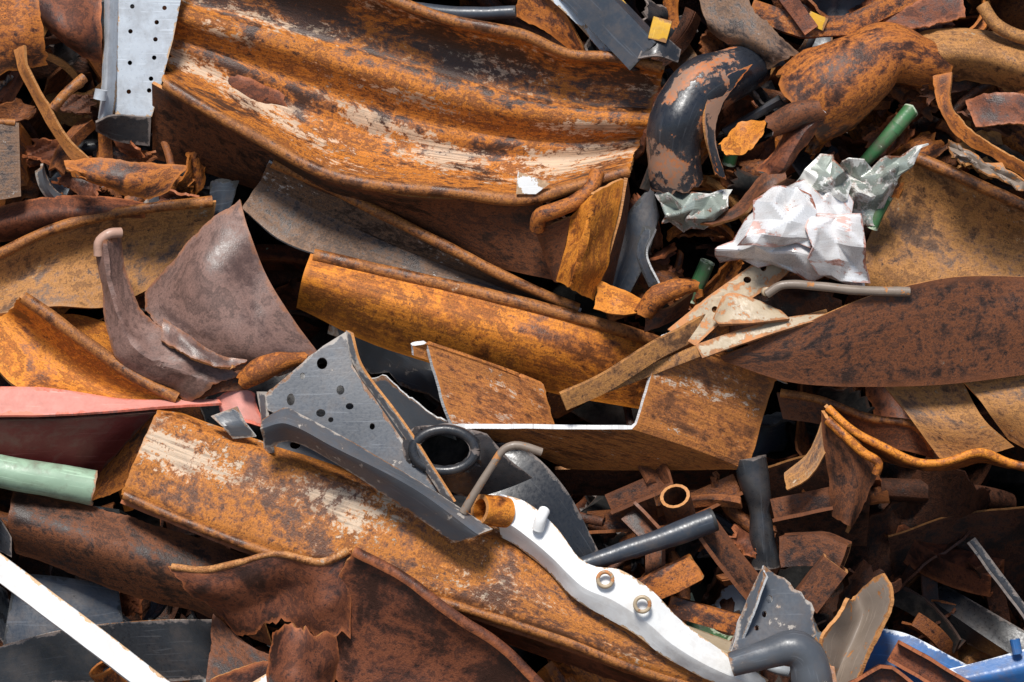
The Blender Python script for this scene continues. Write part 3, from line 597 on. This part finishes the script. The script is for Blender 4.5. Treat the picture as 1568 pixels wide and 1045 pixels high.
SW('green_tube',[(1130,195,20),(1118,250,40)],circ(9,12),P_green2,thick=3)
SW('green_tube',[(1085,400,25),(1060,460,45)],circ(10,12),P_green2,thick=3)
# top right
L('weathered_grey_sheet',[[(1060,-20,-20),(1130,-15,-30),(1160,20,-40),(1225,85,-30)],[(1075,30,-30),(1110,50,-40),(1160,70,-50),(1200,95,-40)],[(1085,50,-10),(1110,70,-20),(1160,90,-20),(1175,110,-20)]],R_grey,jag=(8,10,10,12),rim=R_edge,dn=(7,4),crump=(8,2.5))
SW('slate_box_bar',[(860,-50,0),(920,15,-20),(990,90,-40)],box(56,44),P_slate,thick=4,lin=True,up=(0,-1,-.4),dn=(1,2))
L('bar_end_cap',[[(985,70,-60),(1010,60,-60),(1040,80,-50)],[(975,95,-60),(1005,92,-70),(1035,100,-55)]],P_dgrey,thick=5)
SW('yellow_lug',[(1012,35,-60),(1003,68,-62)],box(26,14),P_yellow,thick=3)
SW('yellow_lug',[(940,-5,-10),(962,25,-12)],box(14,12),P_yellow,thick=3)
SW('yellow_lug',[(1235,28,-20),(1262,40,-20)],box(18,12),P_yellow,thick=3)
SW('light_steel_strip',[(830,-20,-10),(885,30,-15),(935,85,-5)],[(-7,0),(7,0)],P_steel,thick=4)
SW('bare_steel_tube',[(620,8,30),(700,20,10),(790,18,0)],circ(9,12),P_slate,thick=3)
L('rust_corner_sheet',[[(800,-30,10),(860,10,0),(895,70,10)],[(780,20,30),(840,50,20),(900,95,20)]],R_mid,jag=(6,6,6,6),rim=R_edge,crump=(6,3))
SW('rusty_box_section',[(1150,15,0),(1230,45,-10),(1300,40,-10),(1400,-10,0)],box(26,20),R_mid,thick=4,lin=True,dn=(4,5))
SW('rusty_box_section',[(1190,-20,-20),(1240,50,-25)],box(22,20),R_red,thick=4)
L('brown_cracked_sheet',[[(1340,30,0),(1400,0,-10),(1470,-20,-10)],[(1380,50,-20),(1440,40,-20),(1480,30,-20)]],R_red,jag=(8,8,8,8),rim=R_edge,crump=(6,3))
SW('rusty_handle',[(1500,10,-30),(1520,40,-35),(1560,60,-35),(1600,60,-30)],circ(9,12),R_tan,thick=3)
L('curled_strap',[[(1420,120,-40),(1430,170,-55),(1460,215,-60),(1520,245,-55),(1600,300,-50)],[(1455,115,-50),(1450,165,-65),(1480,200,-70),(1530,232,-65),(1600,270,-60)]],R_mid,rim=R_edge,jag=(8,0,6,8),dn=(8,5),crump=(6,3))
L('rusty_scrap_plate',[[(1470,150,-20),(1530,140,-30),(1620,160,-20)],[(1490,200,-30),(1550,195,-40),(1620,220,-30)]],R_red,jag=(8,8,8,8),rim=R_edge,dn=(10,5),crump=(6,3))
L('bark_like_scrap',[[(1440,215,-60),(1500,245,-70),(1620,300,-60)],[(1450,245,-70),(1510,275,-80),(1620,330,-70)]],P_tang,jag=(8,8,8,8),facet=(6,12),thick=3,crump=None,split=14)
# top-left perforated steel
hs=[(x,y,3.5,3.5) for x,y in [(203,10),(240,34),(200,48),(238,60),(236,88),(199,96),(231,120),(228,138),(252,12),(197,140)]]
a=PL('a',[(182,-40),(285,-40),(265,60),(246,130),(232,178),(176,176),(178,60)],P_steel,(0,220,60,.05,.05),holes=hs,thick=4)
b=L('b',[[(162,-40,-5),(160,60,-5),(155,150,-5),(150,190,-5)],[(172,-40,-30),(170,60,-30),(166,150,-30),(160,185,-30)],[(184,-40,-5),(180,60,-5),(177,150,-5),(172,180,-5)]],P_steel,thick=4,rim=P_steel,lin=True,split=25,dn=(1,2))
c=L('c',[[(150,188,-30),(175,178,-30),(232,180,-10)],[(148,200,-10),(180,215,0),(228,222,10)]],P_dgrey,thick=4)
grp('perforated_steel_bracket',[('plate',a),('side_channel',b),('foot',c)])
rod('bracket_peg',[(157,155,-40),(160,140,-42)],10,P_steel)
L('brown_drum_fragment',[[(60,-30,0),(100,-10,-20),(160,-30,0)],[(62,30,-20),(105,50,-50),(158,50,-20)],[(100,70,10),(130,90,0),(156,95,10)]],R_red,jag=(5,5,5,8),dn=(8,4))
L('rusty_hanging_plate',[[(-40,-20,-10),(20,-20,-20),(62,-20,-10)],[(-40,60,-20),(30,55,-40),(70,50,-20)],[(-40,140,0),(25,110,-10),(78,100,0)]],R_mid,rim=R_edge,jag=(5,10,5,14),dn=(8,4),crump=(9,2))
L('bent_strap',[[(28,80,-50),(40,120,-60),(70,175,-60),(100,225,-55),(128,262,-50)],[(46,72,-60),(52,110,-70),(85,170,-70),(112,215,-65),(150,250,-55)]],R_bead,rim=R_edge,dn=(5,5),jag=(4,4,4,4))
rod('rusty_pin',[(88,170,-60),(110,145,-60),(135,122,-50)],8,R_bead)
L('orange_torn_piece',[[(96,250,-60),(160,246,-70),(230,250,-70),(300,255,-50)],[(110,268,-75),(170,275,-85),(230,280,-80),(280,275,-60)],[(130,270,-60),(180,290,-65),(235,308,-65),(262,300,-60)]],R_mid,rim=R_edge,jag=(14,16,6,10),dn=(8,5),crump=(9,3))
L('small_rust_panel',[[(-40,190,-20),(0,188,-30),(32,190,-25)],[(-40,310,-30),(0,308,-35),(36,302,-30)]],R_grey,rim=R_edge,b0=4)
L('mauve_scrap',[[(320,275,40),(340,270,20),(365,275,30)],[(318,330,40),(335,330,30),(350,320,30)]],P_slate,jag=(5,5,5,5))
# bottom right
a=PL('a',[(1160,858),(1200,885),(1232,915),(1238,960),(1200,990),(1140,985),(1108,985),(1125,930)],P_grey,(-140,1170,920,.3,-.3),holes=[(1168,908,5,6),(1160,930,4,5),(1148,950,4,4)],rim=E_white,jag=6,thick=5,dn=(8,5))
b=SW('b',[(1108,1000,-190),(1160,985,-195),(1200,975,-195),(1222,995,-190),(1232,1070,-180)],circ(20,16),P_grey,radii=[.8,1,1.2,1.4,1.3],thick=5,dn=(3,5))
c=L('c',[[(1108,985,-140),(1130,920,-155),(1158,860,-140)],[(1120,985,-160),(1142,930,-175),(1165,870,-160)]],P_grey,thick=4,jag=(4,4,4,4),rim=E_white)
grp('grey_mounting_bracket',[('plate',a),('arm',b),('bright_edge',c)])
L('curled_tan_sheet',[[(1335,862,-150),(1348,900,-165),(1335,950,-165),(1310,1000,-160),(1290,1060,-150)],[(1300,900,-110),(1310,930,-110),(1295,970,-115),(1275,1010,-120),(1260,1060,-120)],[(1280,905,-150),(1262,935,-160),(1240,970,-165),(1245,1020,-160),(1240,1070,-150)]],P_tang,rim=R_edge,jag=(10,0,6,6),dn=(5,5),crump=(4,2.5))
PL('yellow_label_scrap',[(1235,960),(1248,985),(1262,1010),(1240,1025),(1228,990)],P_yellow,(-172,1240,990,0,0),jag=4)
L('peach_scrap',[[(1240,1000,-176),(1262,1005,-178)],[(1240,1060,-176),(1270,1060,-176)]],P_mudr,dn=(6,6),crump=(6,5))
L('blue_panel',[[(1325,955,-60),(1380,965,-70),(1450,1000,-80),(1560,1060,-80)],[(1305,1030,-70),(1370,1040,-90),(1430,1060,-90),(1540,1100,-90)]],P_blue,rim=P_blue,dn=(4,3))
L('blue_panel',[[(1440,1015,-110),(1500,1000,-115),(1640,960,-110)],[(1460,1030,-125),(1520,1018,-130),(1640,990,-125)],[(1480,1048,-110),(1530,1040,-115),(1640,1030,-110)]],P_blue,lin=True)
rod('blue_peg',[(1540,990,-130),(1536,968,-130)],8,P_blue)
L('grey_flat_sheet',[[(1500,1045,-135),(1560,1030,-140),(1640,1010,-140)],[(1500,1100,-150),(1560,1100,-150),(1640,1100,-150)]],P_grey)
SW('brown_channel_piece',[(1355,985,-130),(1400,1010,-130),(1480,1060,-130)],[(-16,10),(-16,-12),(16,-12),(16,10)],R_red,thick=5,lin=True)
SW('brown_channel_piece',[(1290,1050,-150),(1340,1020,-150),(1380,1050,-150)],[(-16,10),(-16,-12),(16,-12),(16,10)],R_red,thick=5,lin=True)
# tangle centre-right lower
SW('rusty_square_tube',[(1195,840,-60),(1250,835,-80),(1285,850,-90)],box(46,40),R_dark,thick=5,lin=True,dn=(4,5),rim=R_edge,jag=4)
SW('rusty_square_tube',[(1225,915,-100),(1270,855,-110)],box(40,34),R_dark,thick=5,lin=True,rim=R_edge)
SW('rusty_square_tube',[(970,905,-90),(1010,885,-100),(1060,860,-105)],box(36,30),R_mid,thick=5,lin=True,rim=R_edge,jag=6,crump=(5,4))
SW('rusty_square_tube',[(1020,920,-80),(1140,955,-80)],box(26,24),R_mid,thick=5,lin=True,rim=R_edge)
SW('rusty_square_tube',[(1035,960,-90),(1120,990,-100)],box(22,16),P_cream,thick=4,lin=True)
SW('rusty_pipe_stub',[(1030,757,-70),(1045,800,-20)],circ(20,16),R_dark,thick=5,rim=R_edge,lin=True)
SW('rusty_angle_iron',[(930,770,-30),(1010,735,-40),(990,700,-20)],[(-14,-12),(14,-12),(14,12)],R_dark,thick=5,lin=True)
SW('rusty_angle_iron',[(1000,880,-70),(1000,820,-60),(960,780,-40)],[(-14,-12),(14,-12),(14,12)],R_dark,thick=5,lin=True)
SW('rusty_angle_iron',[(1180,780,-20),(1270,760,-40)],[(-16,-12),(16,-12),(16,12)],R_dark,thick=5,lin=True)
SW('rusty_angle_iron',[(900,800,10),(1020,790,0),(1130,740,0)],[(-16,-12),(16,-12),(16,12)],H_mid,thick=5,lin=True)
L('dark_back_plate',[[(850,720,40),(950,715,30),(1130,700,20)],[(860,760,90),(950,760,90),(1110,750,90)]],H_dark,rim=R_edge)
L('slate_sheet',[[(920,440,40),(960,330,30),(1000,280,30)],[(960,460,30),(990,400,20),(1010,330,20)]],P_slate,dn=(5,4))
L('dark_curl_strip',[[(985,345,-10),(975,390,-20),(995,440,-20)],[(1005,350,-20),(990,390,-30),(1010,435,-30)]],P_slate,rim=E_white,jag=(3,3,3,3))
L('small_orange_fragment',[[(915,425,-30),(950,440,-45),(985,460,-40)],[(905,475,-35),(945,485,-50),(980,485,-45)]],R_orange2,jag=(8,8,8,8),rim=R_edge,crump=(7,4))
SW('curled_rust_lip',[(985,480,-60),(1005,455,-72),(1035,442,-75),(1062,438,-60)],circ(15,18),R_mid,radii=[.7,1,1,.6],crump=(5,4),jag=6)
L('rust_fragment',[[(985,470,-40),(1020,470,-50),(1060,445,-45)],[(985,510,-30),(1010,500,-40),(1050,480,-30)]],R_dark,jag=(5,5,5,5),rim=R_edge)
L('dark_grey_panel',[[(20,880,30),(100,885,10),(180,900,10)],[(5,990,0),(100,985,-10),(190,960,0)]],P_slate,dn=(5,3),rim=P_grey)
L('dark_curved_strip',[[(-40,1000,-60),(100,960,-70),(240,945,-60),(340,945,-50)],[(-40,1060,-55),(100,1040,-60),(240,1040,-50),(380,1030,-40)]],P_dgrey,thick=6,rim=P_grey)
L('dark_curved_strip',[[(-40,770,-40),(5,790,-50),(25,820,-50)],[(-40,830,-40),(5,840,-50),(25,850,-50)]],P_dgrey,thick=6)
L('cavity_shade_sheet',[[(1380,830,200),(1480,800,190),(1640,780,190)],[(1420,1040,300),(1500,1020,290),(1640,980,290)]],H_dark,rim=R_edge,dn=(8,3))  # added dark sheet, its colour stands in for shade in the hollow
L('cavity_shade_sheet',[[(1180,720,150),(1250,700,140),(1350,700,140)],[(1200,850,230),(1280,850,230),(1350,850,230)]],H_dark,rim=R_edge,dn=(8,3))  # second added sheet, hollow's shade put into its dark colour
SW('dark_grey_rail',[(1495,830,60),(1568,930,40),(1620,1000,40)],[(-7,0),(7,0),(7,7)],P_dgrey,thick=4)  # thin rail in plain dark grey

# ============================================================ heap filler (one object)
rng=random.Random(7)
def fillgrid(cx,cy,cd,ln,wd,kind,rg):
    a=rg.uniform(0,math.pi*2); tx,ty=math.cos(a),math.sin(a)*.7; td=rg.uniform(-.5,.5)
    T=np.array([tx,ty,td]); T/=np.linalg.norm(T)
    U=np.array([-ty,tx,rg.uniform(-1.2,1.2)]); U-=T*U.dot(T); U/=np.linalg.norm(U); N=np.cross(T,U)
    n=16; g=[]
    if kind=='tube': r=wd*.14; pr=[(r*math.cos(t*math.pi/6),r*math.sin(t*math.pi/6)) for t in range(13)]
    elif kind=='ang': w=wd*.22; pr=[(-w,w),(-w,0),(-w,-w),(0,-w),(w,-w)]
    elif kind=='box': w=wd*.16; pr=[(-w,-w),(0,-w),(w,-w),(w,0),(w,w),(0,w),(-w,w),(-w,0),(-w,-w)]
    else:
        k=rg.uniform(-.5,.5); pr=[(wd*.5*s,k*wd*(1-s*s)) for s in np.linspace(-1,1,12)]
    b=rg.uniform(-.25,.25)*ln; b2=rg.uniform(-.15,.15)*ln; sx=rg.uniform(0,99)
    for i in range(n):
        t=i/(n-1)*2-1
        c=np.array([cx,cy,cd])+T*ln*.5*t+N*b*(1-t*t)+U*b2*(1-t*t)
        tw=t*.3
        for jx,(x,y) in enumerate(pr):
            j=1; nz=0
            if kind=='sheet':
                if jx in (0,len(pr)-1): j=1+rg.uniform(-.14,.1)
                nz=wd*.16*(abs(fn(t*2.2+jx*.35,sx))*2-.5)
            q=c+U*(x*math.cos(tw)-y*math.sin(tw))*j+N*(x*math.sin(tw)+y*math.cos(tw)+nz)+T*(rg.uniform(-8,8) if i in(0,n-1) and kind=='sheet' else 0)
            g.append(W(q))
    return np.array(g).reshape(n,len(pr),3)
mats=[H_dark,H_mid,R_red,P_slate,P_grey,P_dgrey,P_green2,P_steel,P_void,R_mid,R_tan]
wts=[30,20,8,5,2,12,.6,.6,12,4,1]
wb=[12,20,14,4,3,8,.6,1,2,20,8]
VS=[];FS=[];UV=[];VN=[];ED=[];MI=[];o=0
def addg(g,mi):
    global o
    nu,nv=g.shape[:2]; I=np.arange(nu*nv).reshape(nu,nv)+o
    f=np.stack([I[:-1,:-1],I[1:,:-1],I[1:,1:],I[:-1,1:]],2).reshape(-1,4)
    lu=np.linalg.norm(np.diff(g,axis=0),axis=2).mean(1); lv=np.linalg.norm(np.diff(g,axis=1),axis=2).mean(0)
    cu=np.concatenate([[0],np.cumsum(lu)]); cv=np.concatenate([[0],np.cumsum(lv)])
    U,V=np.meshgrid(cu,cv,indexing='ij'); of=rng.uniform(0,20)
    UV.append(np.stack([U+of,V+of],2).reshape(-1,2)); VN.append(np.stack([U/cu[-1],V/cv[-1]],2).reshape(-1,2))
    ED.append(np.minimum(np.minimum(U,cu[-1]-U),np.minimum(V,cv[-1]-V)).ravel())
    VS.append(g.reshape(-1,3)); FS.extend(f.tolist()); MI.extend([mi]*len(f)); o+=nu*nv
def scat(n,x0,x1,y0,y1,d0,d1,l0,l1,w0,w1,kinds=('sheet','sheet','sheet','sheet','ang','tube','box'),wt=None):
    for _ in range(n):
        k=rng.choice(kinds)
        mi=rng.choices(range(len(mats)),wt or wts)[0]
        addg(fillgrid(rng.uniform(x0,x1),rng.uniform(y0,y1),rng.uniform(d0,d1),rng.uniform(l0,l1),rng.uniform(w0,w1),k,rng),mi)
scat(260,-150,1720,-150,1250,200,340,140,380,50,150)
scat(30,850,1200,700,1060,90,190,80,220,30,80,('ang','box','sheet','tube','sheet'))
scat(16,880,1200,760,1040,-20,60,50,130,18,46,('ang','sheet','tube','sheet'))
scat(12,1200,1568,900,1060,120,200,100,240,50,110)
scat(36,1000,1568,-20,300,70,150,80,200,40,90,wt=wb)
scat(40,1040,1568,-20,210,-10,70,40,120,18,50,wt=wb)
scat(14,1000,1300,200,350,10,80,40,110,18,46,wt=wb)
scat(22,0,400,0,320,90,150,80,200,40,90,wt=wb)
scat(22,0,140,0,320,10,80,40,110,18,50,wt=wb)
scat(12,120,330,200,320,20,80,40,110,18,50,wt=wb)
scat(12,900,1110,340,480,50,110,60,120,20,50,wt=wb)
scat(14,0,400,880,1045,40,110,60,160,25,60)
scat(420,-2200,-60,-600,1500,60,250,150,420,60,180,wt=wb)
scat(420,1680,3700,-600,1500,60,250,150,420,60,180,wt=wb)
scat(260,-150,1720,-700,-120,60,250,150,420,60,180,wt=wb)
scat(260,-150,1720,1110,1560,-60,200,150,420,60,180,wt=wb)
hp=mkobj('scrap_metal_heap',np.concatenate(VS),FS,np.concatenate(UV),np.concatenate(VN),np.concatenate(ED),mats,4,matidx=MI,rim=False)
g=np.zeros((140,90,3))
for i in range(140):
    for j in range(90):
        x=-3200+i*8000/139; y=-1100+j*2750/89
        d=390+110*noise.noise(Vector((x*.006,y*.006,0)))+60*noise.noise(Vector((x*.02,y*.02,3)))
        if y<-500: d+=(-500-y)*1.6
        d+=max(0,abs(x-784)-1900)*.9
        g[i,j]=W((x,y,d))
core=gridmesh('scrap_heap_core',g,P_void,0)  # near-black so openings between pieces look shaded
gm=MB('packed_dirt_ground'); tc=gm.n('ShaderNodeTexCoord').outputs['Object']
c=gm.ramp(gm.noise(tc,.8,9,.65),[(.3,(.07,.055,.045)),(.7,(.16,.13,.11))]); gm.set(gm.b.inputs['Base Color'],c); gm.b.inputs['Roughness'].default_value=.9
gm.set(gm.b.inputs['Normal'],gm.bump(gm.noise(tc,12,6,.7),.5,.03))
me=bpy.data.meshes.new('ground'); s=400; z=-2.45
me.from_pydata([(-s,-s,z),(s,-s,z),(s,s,z),(-s,s,z)],[],[(0,1,2,3)]); me.materials.append(gm.m)
sc.collection.objects.link(bpy.data.objects.new('ground',me))

# ============================================================ light & camera
w=bpy.data.worlds.new('World'); sc.world=w; w.use_nodes=True; nt=w.node_tree
bg=nt.nodes['Background']; sky=nt.nodes.new('ShaderNodeTexSky'); sky.sky_type='NISHITA'; sky.sun_disc=False
el=math.radians(65); az=math.radians(-15)
sd=Vector((math.sin(az)*math.cos(el),-math.cos(az)*math.cos(el),math.sin(el)))
sky.sun_elevation=el; sky.sun_rotation=math.atan2(sd.x,sd.y)
nt.links.new(sky.outputs[0],bg.inputs[0]); bg.inputs[1].default_value=.11
sl=bpy.data.lights.new('sun','SUN'); sl.energy=5.0; sl.angle=math.radians(14); sl.color=(1,.965,.915)
so=bpy.data.objects.new('sun',sl); sc.collection.objects.link(so); so.rotation_euler=sd.to_track_quat('Z','Y').to_euler()
cam=bpy.data.cameras.new('camera'); co=bpy.data.objects.new('camera',cam); sc.collection.objects.link(co)
D=14.0; cam.sensor_width=36; cam.lens=36*D/(1568/S); cam.clip_end=2000
co.matrix_world=TILT@Matrix.Translation((0,-D,0))@Matrix.Rotation(math.radians(90),4,'X')
sc.camera=co
sc.view_settings.view_transform='Standard'; sc.view_settings.look='None'; sc.view_settings.exposure=0
